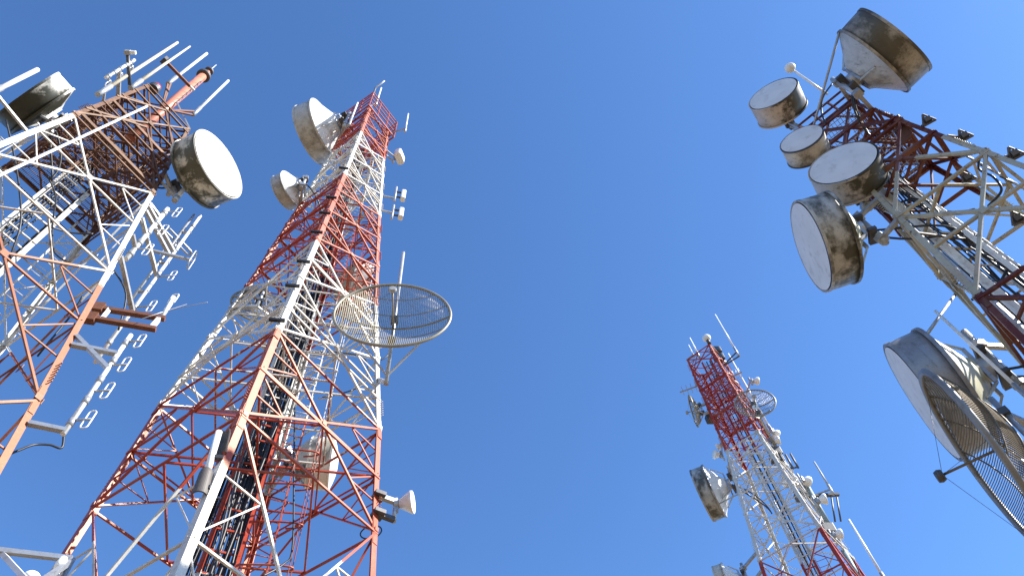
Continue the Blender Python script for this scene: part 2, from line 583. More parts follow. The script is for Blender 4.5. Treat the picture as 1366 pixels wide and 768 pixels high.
# ---- the tall striped tower
T2 = Tower(-29.26, 11.2, 13.0, [(-0.123, 0.282), (0.772, 0.2297), (1.129, 0.2080), (1.588, 0.1605), (2.104, 0.1233), (2.596, 0.0959), (2.913, 0.0882)],
           banded('striped_tower_paint', [0.772*13+1.6, 1.129*13+1.6, 1.588*13+1.6, 2.104*13+1.6, 2.596*13+1.6], first_red=False, rust=0.25),
           'tall red and white striped lattice tower standing fully in view, with the wide grid dish', 0.16)
# ---- the slim far tower
T3 = Tower(21.85, -31.74, 28.0, [(-0.057, 0.150), (0.702, 0.0728), (0.932, 0.0470), (1.202, 0.0401)],
           banded('far_tower_paint', [0.702*28+1.6, 0.932*28+1.6], first_red=True, rust=0.2, red=(0.36, 0.030, 0.019)),
           'slim distant red and white lattice tower with a red top section', 0.15)
# ---- the tower at the right edge
T4 = Tower(51.52, 30.11, 13.0, [(-0.123, 0.2446), (0.832, 0.1478), (1.361, 0.0942), (1.56, 0.0760)],
           banded('right_tower_paint', [0.835*13+1.6, 1.225*13+1.6], first_red=True, red=(0.10, 0.0145, 0.011), white=(0.40, 0.375, 0.29), rust=0.7),
           'weathered grey and dark red lattice tower crowded with drum dishes at the right edge', 0.11)

build_tower(T1, [-0.123, 0.40, 0.83, 1.18, 1.515, 1.927], 0.047, dense=1, gus=0.18, plan=(1.18, 1.515, 1.927))
build_tower(T2, [-0.123, 0.36, 0.875, 1.129, 1.36, 1.588, 1.78, 1.95, 2.104, 2.27, 2.43, 2.596, 2.70, 2.81, 2.913], 0.052, dense=1, gus=0.15, plan=(0.875, 1.129, 1.588, 2.104, 2.596))
build_tower(T3, [-0.057, 0.2, 0.4, 0.55, 0.702, 0.79, 0.865, 0.932, 0.99, 1.045, 1.10, 1.15, 1.202], 0.050, dense=1, gus=0.18, plan=(0.702, 0.865, 0.932, 1.045, 1.10, 1.202))
build_tower(T4, [-0.123, 0.22, 0.54, 0.835, 1.103, 1.358, 1.56], 0.072, dense=0, gus=0.18, plan=(0.835, 1.103, 1.358, 1.56))

# ------------------------------------------------------------------ what runs up inside the towers
def axis_off(T, h, px):
    """point at height h beside the tower axis, px metres to the right as seen from the camera"""
    rgt = az(math.degrees(math.atan2(T.ctr.x, T.ctr.y))+90)
    return T.axis(h)+rgt*px, rgt

p0, rg = axis_off(T2, -0.1, -0.08); p1, _ = axis_off(T2, 2.7, -0.08)
cable_ladder(T2, p0, p1, rg, 0.66, T2.mat, 13, 0.55, 0.10)
q0, _ = axis_off(T2, -0.1, 0.68); q1, _ = axis_off(T2, 2.66, 0.55)
tow = -V((T2.ctr.x, T2.ctr.y, 0)).normalized()
climb_ladder(T2, q0+tow*0.1, q1+tow*0.1, rg, T2.mat, tow*0.4+rg)
q0, _ = axis_off(T2, -0.1, -0.72); q1, _ = axis_off(T2, 2.5, -0.42)
cable_ladder(T2, q0-tow*0.7, q1-tow*0.3, rg, 0.4, M['galv'], 6, 0.7, 0.07)

p0, rg = axis_off(T1, -0.1, 0.0); p1, _ = axis_off(T1, 1.75, 0.0)
cable_ladder(T1, p0, p1, rg, 0.72, T1.mat, 9, 0.42, 0.12)
tow = -V((T1.ctr.x, T1.ctr.y, 0)).normalized()
q0, _ = axis_off(T1, -0.1, 0.95); q1, _ = axis_off(T1, 1.6, 0.95)
climb_ladder(T1, q0-tow*0.9, q1-tow*0.9, rg, T1.mat, tow, False)

def t4in(h, k=0.5):
    return T4.axis(h)*(1-k)+(T4.p('F', h)+T4.p('L', h))*(0.5*k)
cable_ladder(T4, t4in(0.1), t4in(1.42), az(78), 0.75, M['white_metal'], 13, 0.75, 0.13, 0.026)
cable_ladder(T4, t4in(0.1, 0.2), t4in(1.40, 0.2), az(60), 0.45, M['white_metal'], 6, 0.8, 0.10, 0.022)
q = az(78)*(-0.62)
r_ = MB(); r_.bar(t4in(0.1)+q, t4in(1.3)+q, 0.10, 0.07, az(78)); r_.build('cable_duct', M['galv'], T4.root)
for k, (dx, dz) in enumerate(((0.62, 0), (0.70, 0), (0.66, 0.08))):
    pts = [t4in(0.1+0.135*j)+az(78)*(dx+0.05*math.sin(j*1.1))+UP*dz*0 for j in range(10)]
    MB().tube(pts, 0.045, 8).build('feeder_cable', M['cable'], T4.root)

p0, rg = axis_off(T3, -0.05, 0.0); p1, _ = axis_off(T3, 1.2, 0.0)
cable_ladder(T3, p0, p1, rg, 0.5, T3.mat, 8, 0.6, 0.10, 0.028, cmat='white_metal')
q0, _ = axis_off(T3, -0.05, 0.62); q1, _ = axis_off(T3, 0.93, 0.5)
climb_ladder(T3, q0, q1, rg, T3.mat, rg)

platform(T1, 1.54, 0.98, T1.mat, M['rust'], rail=False, bars=0.045)
platform(T1, 1.70, 0.98, T1.mat, M['rust'], rail=False, hole=True, bars=0.045)
platform(T2, 2.86, 1.22, T2.mat, T2.mat, rail=True, post_h=2.4, bars=0.16)
platform(T2, 2.64, 0.98, T2.mat, T2.mat, rail=False, bars=0.14)
platform(T3, 1.10, 0.98, T3.mat, T3.mat, rail=False)
platform(T3, 1.02, 0.98, T3.mat, T3.mat, rail=False)
platform(T4, 1.36, 0.96, T4.mat, M['galv'], rail=False, bars=0.10)
platform(T4, 1.54, 1.05, T4.mat, M['galv'], rail=True, post_h=0.9, bars=0.10)

def inner_frame(T, h, bw, name='plan_brace'):
    cs = [T.p(c, h) for c in 'FRBL']
    m = MB()
    m.bar(cs[0], cs[2], bw); m.bar(cs[1]+UP*bw, cs[3]+UP*bw, bw)
    for i in range(4):
        m.bar(cs[i]-UP*0.02, cs[(i+1) % 4]-UP*0.02, bw)
        m.bar(cs[i].lerp(cs[(i+1) % 4], 0.5), cs[(i+1) % 4].lerp(cs[(i+2) % 4], 0.5), bw*0.8)
    m.build(name, T.mat, T.root)
for h in (1.60, 1.66, 1.76, 1.84, 1.90):
    inner_frame(T1, h, 0.055)
for h in (1.25, 1.38, 1.46):
    inner_frame(T4, h, 0.07)
for h in (1.0, 1.22, 1.47, 1.69, 1.87, 2.02, 2.2, 2.35, 2.5):
    inner_frame(T2, h, 0.045)
for h in (1.57, 1.73):
    for c1, c2 in (('F', 'R'), ('R', 'B'), ('B', 'L'), ('L', 'F')):
        a_, b_ = T1.p(c1, h), T1.p(c2, h)
        c_, d_ = T1.p(c1, h+0.16), T1.p(c2, h+0.16)
        m = MB()
        m.bar(a_, (c_+d_)/2, 0.055, 0.055); m.bar(b_, (c_+d_)/2, 0.055, 0.055)
        m.build('knee_brace', T1.mat, T1.root)
for T, h0, h1, n in ((T4, 0.45, 1.5, 7), (T2, 0.2, 2.5, 6)):
    for k in range(n):
        off = az(40+50*k)*(0.25+0.09*k)
        pts = []
        for j in range(16):
            h = h0+(h1-h0)*j/15*(1-0.06*k)
            base = t4in(h, 0.42) if T is T4 else T.axis(h)
            pts.append(base+off*(0.6+0.25*math.sin(j*0.8+k))+az(90)*0.08*math.sin(j*1.7+k*2))
        MB().tube(pts, random.uniform(0.016, 0.034), 6).build('feeder_cable', M['cable'], T.root)

def loose_cable(T, pts, r=0.022):
    """a drooping cable through the given points (pixel, distance)"""
    P = [at(x, y, d) for x, y, d in pts]
    out = []
    for i in range(len(P)-1):
        a_, b_ = P[max(i-1, 0)], P[min(i+2, len(P)-1)]
        for k in range(6):
            t = k/6
            t2, t3 = t*t, t*t*t
            out.append(P[i]*(2*t3-3*t2+1)+(P[i+1]-a_)*0.5*(t3-2*t2+t)+P[i+1]*(-2*t3+3*t2)+(b_-P[i])*0.5*(t3-t2))
    out.append(P[-1])
    MB().tube(out, r, 6).build('cable', M['cable'], T.root)
for c in ([(8, 160, 12), (22, 225, 12), (28, 290, 12), (18, 330, 12.2), (8, 352, 12.4)],
          [(62, 232, 12.6), (74, 262, 12.6), (70, 300, 12.4), (72, 335, 12.4), (90, 350, 12.2)],
          [(60, 300, 12.2), (92, 310, 12.2), (124, 312, 12)],
          [(110, 395, 12), (95, 420, 12.2), (62, 460, 12.4), (50, 475, 12.6)],
          [(8, 607, 11.6), (26, 600, 11.7), (45, 593, 11.8), (66, 593, 11.8), (82, 597, 11.8), (85, 581, 11.8)],
          [(150, 358, 12), (168, 392, 12), (158, 440, 12.2)]):
    loose_cable(T1, c)
for c in ([(474, 300, 13.4), (500, 296, 13), (508, 275, 13), (492, 255, 13.2)],
          [(455, 330, 13), (480, 322, 13.2), (502, 300, 13)],
          [(420, 470, 13), (452, 470, 13.4), (486, 478, 13.4), (490, 505, 13.4), (470, 520, 13.2), (430, 530, 13)],
          [(525, 462, 12.9), (516, 475, 12.9), (508, 480, 12.9)],
          [(330, 560, 12.6), (322, 600, 12.6), (300, 690, 12.4), (285, 768, 12.4)],
          [(393, 540, 13), (392, 640, 12.8), (390, 730, 12.6), (378, 752, 12.4), (350, 768, 12.2)],
          [(365, 490, 12.6), (385, 500, 12.6), (400, 475, 12.8)]):
    loose_cable(T2, c, 0.02)
for c in ([(1310, 200, 12.8), (1306, 225, 12.8), (1325, 236, 12.8), (1336, 254, 12.8), (1318, 275, 12.9)],
          [(1300, 279, 13.6), (1280, 283, 13.6), (1250, 281, 13.4), (1215, 274, 13)],
          [(1110, 112, 12.2), (1098, 130, 12), (1096, 150, 12), (1102, 165, 12)],
          [(1296, 400, 12.4), (1330, 380, 12.6), (1345, 360, 12.8), (1366, 355, 13)]):
    loose_cable(T4, c, 0.028)

pts = [T1.p('F', h)+(T1.p('R', h)-T1.p('F', h)).normalized()*0.62 for h in (0.9, 1.2, 1.5, 1.82)]
MB().tube(pts, 0.036, 10).build('conduit', M['white_metal'], T1.root)
pts = [T1.p('F', h)+(T1.p('L', h)-T1.p('F', h)).normalized()*0.30 for h in (1.3, 1.5, 1.7, 1.9)]
MB().tube(pts, 0.05, 10).build('conduit', M['rust'], T1.root)
for px in ((367, 427), (390, 382), (402, 349), (420, 310), (431, 284), (438, 263), (460, 226)):
    h = T2.h_at('F', *px); c = T2.p('F', h); d_ = az(75)
    MB().bar(c-d_*0.24+az(165)*0.06, c+d_*0.12+az(165)*0.06, 0.08, 0.07).build('cable_clamp', M['cable'], T2.root)

# ------------------------------------------------------------------ antennas
DISHES = 'drum shrouded microwave dishes'
def major(c, a, u, v, r):
    pts = [proj(c+(u*math.cos(t)+v*math.sin(t))*r) for t in [2*math.pi*k/40 for k in range(40)]]
    return max((p-q).length for p in pts for q in pts)

def frame(phi, el=0):
    a = az(phi)*math.cos(R(el))+UP*math.sin(R(el))
    u = a.cross(UP).normalized()
    return a, u, u.cross(a)

def dish(label, T, px, hd, phi, maj, drum, depth, dm='drum', rm='radome', sm='shell', gap=0.5, el=0, cone=0.3,
         pipe=(0.8, 0.8), leg=None, strut=None, dome=0.05, solve=True, arms=2, band=None):
    a, u, v = frame(phi, el)
    def geo(h_):
        c = at(px[0], px[1], h_)
        r = 1.0
        for _ in range(3):
            r *= maj/major(c, a, u, v, r)
        return c, r
    if solve:                                   # bring the back of the dish to its tower leg
        best = None
        k = -2.2
        while k <= 2.2:
            c, r = geo(hd+k)
            hub = c-a*r*(drum+depth+0.3)
            lg = leg or T.near(hub)
            lp = T.p(lg, (hub.z-1.6)/T.D)
            e = abs((lp-hub).length-gap-0.05)+0.08*abs(k)
            if best is None or e < best[0]:
                best = (e, hd+k)
            k += 0.1
        hd = best[1]
    c, r = geo(hd)
    hub = c-a*r*(drum+depth+0.3)
    lg = leg or T.near(hub)
    root = thing('drum_dish', hub, label, 'dish antenna', DISHES)
    back = c-a*drum*r
    m = MB()
    m.lathe(c, a, u, v, [(0.0, r), (-drum*r*0.5, r*0.995), (-drum*r, r*0.985), (-drum*r, r*0.94), (-0.02, r*0.955), (0.0, r)], 64)
    d_ = m.build('shroud', M[dm], root)
    m = MB()
    for x, w_ in ((-0.03*r, 0.014), (-drum*r+0.02*r, 0.02)):
        m.lathe(c+a*x, a, u, v, [(-0.03*r, r*0.99), (-0.03*r, r*(1+w_)), (0.03*r, r*(1+w_)), (0.03*r, r*0.99)], 64, False)
    m.build('rim_band', M[band or dm], d_)
    prof = [(0.004, r*0.952)]+[(dome*r*(1-(k/10)**2), max(r*0.952*k/10, 1e-4)) for k in range(9, -1, -1)]
    MB().lathe(c, a, u, v, prof, 64).build('radome', M[rm], root)
    m = MB()
    if cone >= 0:
        prof = [(-drum*r-0.002, r*0.975), (-drum*r-depth*r*0.9, r*cone), (-drum*r-depth*r, r*cone*0.9), (-drum*r-depth*r, 1e-4)]
        m.lathe(c, a, u, v, prof[:2], 64)
        m.lathe(c, a, u, v, prof[1:], 48, False)
    else:
        prof = [(-drum*r-depth*r*(1-(k/12)**2)-0.002, max(r*0.975*k/12, 1e-4)) for k in range(12, -1, -1)]
        m.lathe(c, a, u, v, prof, 64)
    m.build('reflector_back', M[sm], root)
    m = MB()
    hb = c-a*(drum+depth)*r
    m.lathe(hb, a, u, v, [(0.02*r, 1e-4), (0.02*r, 0.2*r), (-0.16*r, 0.2*r), (-0.16*r, 1e-4)], 24, False)
    for s_ in (-1, 1):
        m.bar(hb+u*s_*0.16*r-v*0.42*r-a*0.04*r, hb+u*s_*0.16*r+v*0.42*r-a*0.04*r, 0.07, 0.07, a)
        for w_ in (-1, 1):
            e0 = hb+u*s_*0.16*r+v*w_*0.42*r-a*0.04*r
            m.bar(e0, c-a*(drum+0.35*depth)*r+u*s_*0.3*r+v*w_*0.72*r, 0.05, 0.05, a)
    m.build('mount_frame', M['galv'], root)
    pr = 0.055+0.012*r
    MB().tube([hub-UP*pipe[0]*r, hub+UP*pipe[1]*r], pr, 14).build('mount_pipe', M['galv'], root)
    for w_ in (-1, 1):
        MB().box(hub+UP*w_*0.3*r+a*0.08*r, u, UP, a, 0.38*r, 0.10, 0.16*r).build('pipe_clamp', M['darksteel'], root)
    for k in range(arms):
        zz = hub+UP*((k-0.5)*1.0*r if arms > 1 else 0)
        h_ = (zz.z-1.6)/T.D
        tgt = T.p(lg, min(h_, T.prof[-1][0]))+(T.axis(h_)-T.p(lg, min(h_, T.prof[-1][0])))*0.04
        if h_ > T.prof[-1][0]:
            tgt.z = T.z(T.prof[-1][0])+0.1
        m = MB()
        m.bar(zz, tgt, 0.10, 0.10)
        dd = (tgt-zz).normalized()
        m.box(zz, dd.cross(UP).normalized(), UP, dd, 0.22, 0.16, 0.22)
        m.build('mount_arm', M['galv'], root)
    h_ = (hub.z-1.6)/T.D
    q0, q3 = hub+a*0.2*r, T.axis(max(0.1, min(h_, T.prof[-1][0])-0.16))
    q3 = q3.lerp(T.p(lg, min(h_, T.prof[-1][0])), 0.35)
    for w_ in ((0, 1) if r > 0.9 else (0,)):
        e_ = u*(0.12+0.10*w_)*(1 if w_ else -1)
        q1, q2 = q0-a*0.7-UP*(0.7+0.3*w_)+e_, q3+UP*0.6+e_
        pts = [q0*(1-t)**3+q1*3*t*(1-t)**2+q2*3*t*t*(1-t)+q3*t**3 for t in [k/14 for k in range(15)]]
        MB().tube(pts, 0.028, 6).build('feeder_cable', M['cable'], root)
    for (ang, cc, dz) in (strut or []):
        if isinstance(ang, tuple):
            ang = min(range(0, 360, 5), key=lambda g: (proj(back+(u*math.cos(R(g))+v*math.sin(R(g)))*r)-V(ang)).length)
        e = u*math.cos(R(ang))+v*math.sin(R(ang))
        q = back+e*r*0.99
        h_ = T.h_at(cc, *dz) if isinstance(dz, tuple) else min((q.z-1.6)/T.D+dz, T.prof[-1][0])
        MB().tube([q, T.p(cc, h_)], 0.035, 8).build('side_strut', M['galv'], root)
    return root, c, r

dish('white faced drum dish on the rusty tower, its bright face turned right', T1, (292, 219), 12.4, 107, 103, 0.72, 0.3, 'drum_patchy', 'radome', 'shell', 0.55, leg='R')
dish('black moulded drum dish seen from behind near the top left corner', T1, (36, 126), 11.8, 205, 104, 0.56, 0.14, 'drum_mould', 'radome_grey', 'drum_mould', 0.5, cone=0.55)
dish('largest drum dish near the top of the tall striped tower, back shell in sun', T2, (412, 181), 12.6, 285, 86, 0.62, 0.45, 'drum_clean', 'radome_grey', 'shell', 0.5, leg='L', cone=0.34, strut=[(80, 'L', 0.06)])
dish('smaller drum dish below the large one on the left side of the striped tower', T2, (377, 258), 12.8, 290, 52, 0.62, 0.42, 'drum_clean', 'radome_grey', 'shell', 0.7, leg='L', cone=-1)
dish('stained white drum dish low inside the striped tower, seen from underneath', T2, (443, 619), 15.0, 74, 72, 0.85, 0.6, 'drum_white', 'radome', 'drum_patchy', 0.5, leg='B', cone=-1, dome=0.22)
dish('white drum dish half hidden behind the striped tower beside the wide grid dish', T2, (490, 391), 14.6, 65, 78, 0.6, 0.55, 'drum_white', 'radome', 'shell_olive', 0.5, leg='B', cone=-1, solve=False)
dish('drum dish with dark underside on the left of the slim far tower', T3, (936, 661), 28, 292, 76, 0.52, 0.5, 'drum_dark', 'radome_grey', 'shell', 1.0, leg='L', cone=0.3, pipe=(0.5, 0.8), strut=[(250, 'L', -0.02)])
dish('drum dish cut off by the bottom edge below the slim far tower', T3, (962, 783), 28, 292, 62, 0.5, 0.5, 'drum', 'radome_grey', 'shell', 1.0, leg='L', cone=0.3)
dish('topmost drum dish on the right tower, its conical stained back facing the viewer', T4, (1194, 52), 13.0, 135, 124, 0.62, 0.42, 'drum_sooty', 'radome_grey', 'drum_clean', 0.6, leg='R', cone=0.42, pipe=(0.55, 0.75), strut=[((1118, 38), 'F', 0.0)])
dish('grey faced drum dish highest of the three on the near side of the right tower', T4, (1031, 125), 11.0, 208, 73, 0.95, 0.25, 'drum_side', 'radome_grey', 'drum_dark_low', 0.5, leg='F', cone=0.5)
dish('smallest drum dish on the right tower with a black rim around its grey face', T4, (1069, 185), 11.0, 207, 63, 0.95, 0.25, 'drum', 'radome_grey', 'drum', 0.5, leg='F', cone=0.5, band='darksteel')
dish('large grey faced drum dish nearest the viewer below the black rimmed one', T4, (1124, 217), 11.0, 206, 100, 0.85, 0.22, 'drum_side', 'radome_grey', 'drum_dark_low', 0.5, leg='F', cone=0.5)
dish('drum dish facing down left under the stacked drums on the right tower', T4, (1081, 329), 12.4, 282, 128, 0.62, 0.32, 'drum_dark_low', 'radome_grey', 'shell_olive', 0.5, leg='F', cone=0.4, pipe=(0.7, 0.5))
dish('biggest drum dish with a shiny olive back beside the curved grid dish', T4, (1229, 535), 12.6, 296, 186, 0.52, 0.40, 'drum_steel', 'radome_grey', 'shell_olive', 0.6, leg='L', cone=0.3, pipe=(0.9, 0.9), strut=[((1249, 425), 'L', (1270, 395))])

GRIDS = 'open wire grid parabolic dishes'
def grid_dish(label, T, px, hd, phi, maj, depth, nb, vertical, mat, bar_r=0.009, rim=0.035, el=0, leg='R', ribs=5, feedlen=0.8, pipe=(1.0, 1.0), beam=True, hornmat='grey', arm=True, armk=(-0.92, 0.5), pipe_px=None, arm_px=None, hubplate=False, rimmat=None):
    a, u, v = frame(phi, el)
    c = at(px[0], px[1], hd)
    r = 1.0
    for _ in range(3):
        r *= maj/major(c, a, u, v, r)
    root = thing('grid_dish', c-a*depth*r, label, 'dish antenna', GRIDS)
    P = lambda x, y: c+u*x*r+v*y*r-a*depth*r*(1-min(1, x*x+y*y))
    MB().ring(c, u, v, r, rim, 96, 8).build('rim', rimmat or mat, root)
    m = MB()
    for k in range(nb):
        s_ = -0.985+1.97*k/(nb-1)
        e = math.sqrt(1-s_*s_)
        n_ = max(4, int(14*e))
        pts = []
        for j in range(n_+1):
            t = -e+2*e*j/n_
            pts.append(P(s_, t) if vertical else P(t, s_))
        m.tube(pts, bar_r, 4, cap=False)
    m.build('wire_grid', mat, root)
    for k in range(ribs):
        s_ = -0.72+1.44*k/(ribs-1)
        e = math.sqrt(1-s_*s_)
        pts = []
        for j in range(15):
            t = -e+2*e*j/14
            pts.append((P(t, s_) if vertical else P(s_, t))-a*0.03)
        thick = 0.03 if (beam and k == ribs//2) else 0.014
        MB().tube(pts, thick, 6).build('rib', mat, root)
    ap = c-a*depth*r
    f = ap+a*feedlen*r
    m = MB().tube([ap, f], 0.022, 8)
    fd = m.build('feed_stalk', mat, root)
    MB().lathe(f, a, u, v, [(-0.02, 1e-4), (-0.02, 0.09), (0.04, 0.11), (0.10, 0.09), (0.10, 1e-4)], 20, False).build('feed_horn', M[hornmat], fd)
    for ang in (90, 210, 330):
        e = u*math.cos(R(ang))+v*math.sin(R(ang))
        MB().tube([f, c+e*r], 0.004, 4).build('guy_wire', M['darksteel'], root)
    if hubplate:
        MB().lathe(ap, a, u, v, [(0.015, 1e-4), (0.015, 0.17*r), (-0.03, 0.17*r), (-0.03, 1e-4)], 24, False).build('hub_plate', M['fibre'], root)
    pp = ap-a*0.16
    if pipe_px:                                 # run the pole between two heights read off the photograph
        ks = [k*0.02 for k in range(-400, 401)]
        lo = min(ks, key=lambda k: abs(proj(pp+UP*k).y-pipe_px[0]))
        hi = min(ks, key=lambda k: abs(proj(pp+UP*k).y-pipe_px[1]))
        pipe = (-lo/r, hi/r)
    MB().tube([pp-UP*pipe[0]*r, pp+UP*pipe[1]*r], 0.05, 12).build('mount_pipe', M['galv'], root)
    for x in (-0.55, 0.55):
        MB().bar(pp-UP*0.85*pipe[0]*r, P(x, -0.62)-a*0.03, 0.045, 0.045).build('back_strut', M['galv'], root)
    for y in (-0.35, 0.35):
        MB().box(ap+v*y*r-a*0.09, u, UP, a, 0.2, 0.14, 0.26).build('pipe_clamp', M['darksteel'], root)
    if arm:
        for y in armk:
            y *= pipe[0] if y < 0 else pipe[1]
            q = pp+UP*y*r
            tg = T.p(leg, T.h_at(leg, *arm_px)) if arm_px else T.p(leg, (q.z-1.6)/T.D)
            MB().bar(q, tg, 0.12, 0.12).build('mount_arm', M['galv'], root)
    return root

grid_dish('wide round grid dish sticking out from the middle of the striped tower', T2, (524, 418), 10.7, 169, 156, 0.30, 62, True, M['grid'], 0.0115, 0.042, leg='R', pipe_px=(512, 337), arm_px=(509, 506), feedlen=0.75, armk=(-0.98,))
grid_dish('curved brown grid dish overlapping the biggest drum at the right edge', T4, (1309, 609), 11.6, 297, 292, 0.38, 70, False, M['grid_brown'], 0.0105, 0.055, leg='L', pipe=(0.6, 0.6), feedlen=0.8, hornmat='darksteel', rimmat=M['dullrim'])
grid_dish('small round grid dish with a white hub on the slim far tower', T3, (1007, 537), 25.8, 188, 55, 0.30, 30, True, M['grid'], 0.011, 0.035, leg='R', pipe=(0.8, 0.9), feedlen=0.7, hubplate=True)
grid_dish('narrow edge on grid dish at the left of the slim far tower', T3, (925, 548), 27.3, 279, 44, 0.34, 30, False, M['grid'], 0.012, 0.04, leg='L', pipe=(0.5, 0.6), feedlen=0.7)
grid_dish('pale grid dish behind the left face of the striped tower', T2, (345, 408), 13.6, 330, 74, 0.3, 44, True, M['grid'], 0.008, 0.035, leg='L', pipe=(0.9, 0.9), feedlen=0.7)

def small_dish(label, T, px, hd, phi, maj, leg, arm_px):
    """cone backed small dish with its radio unit, on two outrigger arms"""
    a, u, v = frame(phi)
    c = at(px[0], px[1], hd)
    r = 0.3
    for _ in range(3):
        r *= maj/major(c, a, u, v, r)
    root = thing('small_dish', c-a*r*1.4, label, 'dish antenna')
    MB().lathe(c, a, u, v, [(0, r), (-0.16*r, r*1.0), (-0.22*r, r*0.96), (-1.15*r, 0.42*r), (-1.2*r, 1e-4)], 40).build('shroud', M['fibre'], root)
    MB().lathe(c, a, u, v, [(0.002, r*0.97), (0.05*r, 0.6*r), (0.07*r, 1e-4)], 40).build('radome', M['radome'], root)
    b = c-a*1.2*r
    m = MB().lathe(b, a, u, v, [(0.0, 1e-4), (0.0, 0.36*r), (-0.4*r, 0.36*r), (-0.4*r, 1e-4)], 20, False)
    m.box(b-a*0.2*r-UP*0.5*r, u, UP, a, 0.3*r, 0.7*r, 0.3*r)
    m.build('radio_unit', M['galv'], root)
    pp = b-a*0.35*r
    MB().tube([pp-UP*1.9*r, pp+UP*0.7*r], 0.05, 10).build('mount_pipe', M['galv'], root)
    for dz, mt in ((0.3, 'galv'), (-1.7, 'darksteel')):
        q = pp+UP*dz*r
        tg = T.p(leg, (q.z-1.6)/T.D)
        m = MB().bar(q, tg, 0.11, 0.11)
        m.build('mount_arm', M[mt], root)
        MB().box(tg, (q-tg).normalized(), (q-tg).normalized().cross(UP).normalized(), UP, 0.26, 0.30, 0.10).build('leg_clamp', M['darksteel'], root)
    pts = [pp-UP*1.7*r-a*0.5+UP*0.18*math.cos(t)*1.0-UP*0.25+a*0.24*math.sin(t) for t in [2*math.pi*k/20 for k in range(20)]]
    MB().tube(pts, 0.016, 6).build('cable_loop', M['cable'], root)
small_dish('small white cone dish on outrigger arms at the lower right of the striped tower', T2, (551, 669), 12.8, 92, 32, 'R', None)

def vertical(base, toppx):
    lo, hi = 0.05, 40.0
    best = min((((proj(base+UP*(0.05*k))-V(toppx)).length, 0.05*k) for k in range(1, 500)))
    return base+UP*best[1]

WHIPS = 'upright white whip antennas'
def whip(label, T, b, t, hd, r=0.03, r2=None, mat='fibre', leg=None, arms=1, armmat='galv', group=None, name='whip_antenna', sleeve=True, arm_to=None):
    base = at(b[0], b[1], hd)
    top = vertical(base, t)
    root = thing(name, base, label, 'antenna', group)
    MB().tube([base, top], r, 10, r2 or r*0.8).build('radiator', M[mat], root)
    L = (top-base).length
    if sleeve:
        MB().tube([base-UP*min(0.5, 0.2*L), base+UP*min(0.4, 0.15*L)], r*1.25, 10).build('base_sleeve', M['galv'], root)
    if T:
        lg = leg or T.near(base)
        for k in range(arms):
            q = base-UP*(0.1+0.4*k) if arms > 1 else base
            tg = T.p(lg, min((q.z-1.6)/T.D, T.prof[-1][0])) if not arm_to else at(*arm_to)
            MB().bar(q, tg, 0.06, 0.06).build('mount_arm', M[armmat], root)
    return root

# on the rusty tower
whip('short white whip cut by the left edge beside the moulded drum', T1, (-8, 122), (50, 93), 11.4, 0.06, 0.055, leg='F', group=WHIPS)
whip('long cream whip reaching highest over the rusty tower', T1, (140, 120), (237, 57), 11.5, 0.062, 0.042, 'cream', leg='F')
whip('second cream whip beside the long one with a dark crossbar at its middle', T1, (182, 112), (250, 57), 11.7, 0.062, 0.03, 'cream', leg='F')
whip('white whip on two dark arms between the cream whips and the thick red mast', T1, (230, 107), (277, 73), 12.4, 0.058, 0.052, leg='R', arms=2, armmat='rust', arm_to=(217, 140, 12.4))
whip('white whip on two long dark arms right of the thick red mast', T1, (263, 148), (303, 106), 12.2, 0.052, 0.048, leg='R', arms=2, armmat='rust', arm_to=(226, 147, 12.2))
whip('stubby white whip below the bright white dish face', T1, (235, 265), (246, 252), 12.0, 0.07, 0.07, leg='R')

b = T1.axis(1.80); t = vertical(b, (271, 100))
mast = thing('lightning_mast', b, 'thick faded red mast rising from the middle of the rusty tower', 'mast')
MB().tube([b, t], 0.16, 16).build('mast_tube', M['peach'], mast)
t2 = t+UP*0.75
MB().tube([t, t2], 0.085, 12).build('upper_tube', M['peach'], mast)
MB().lathe(t, UP, V((1, 0, 0)), V((0, 1, 0)), [(-0.08, 1e-4), (-0.08, 0.27), (0.08, 0.27), (0.08, 1e-4)], 24, False).build('collar', M['darksteel'], mast)
MB().lathe(t2, UP, V((1, 0, 0)), V((0, 1, 0)), [(-0.06, 1e-4), (-0.06, 0.18), (0.06, 0.18), (0.06, 1e-4)], 24, False).build('collar', M['darksteel'], mast)
MB().tube([t2, t2+UP*1.1], 0.022, 8, 0.012).build('needle', M['fibre'], mast)

def at_z(x, y, z):
    r = ray(x, y)
    return EYE+r*((z-EYE.z)/r.z)

p = at(173, 114, 11.6); q = at_z(170, 70, p.z+0.3)
ca = thing('camera_arm', p, 'black arm with a small camera on its end above the rusty tower', 'camera')
MB().tube([p, q], 0.055, 8).build('arm', M['darksteel'], ca)
m = MB(); dd = (q-p).normalized()
m.box(q, dd, UP.cross(dd).normalized(), UP, 0.12, 0.16, 0.14)
hd_ = m.build('camera_body', M['grey'], ca)
MB().box(q+az(80)*0.16, az(80), az(-10), UP, 0.16, 0.10, 0.10).build('lens_hood', M['fibre'], ca)

p = at(221, 82, 11.9); q = at_z(259, 121, p.z)
cb = thing('crossbar', p, 'dark slanting crossbar clamped to the second cream whip', 'bar')
MB().bar(p, q.lerp(p, 0.15), 0.10, 0.07).build('bar', M['rust'], cb)
MB().bar(q.lerp(p, 0.15), q, 0.08, 0.06).build('end_piece', M['fibre'], cb)
m = MB().box(p, (q-p).normalized(), UP.cross((q-p).normalized()), UP, 0.22, 0.24, 0.26); m.build('clamp', M['darksteel'], cb)

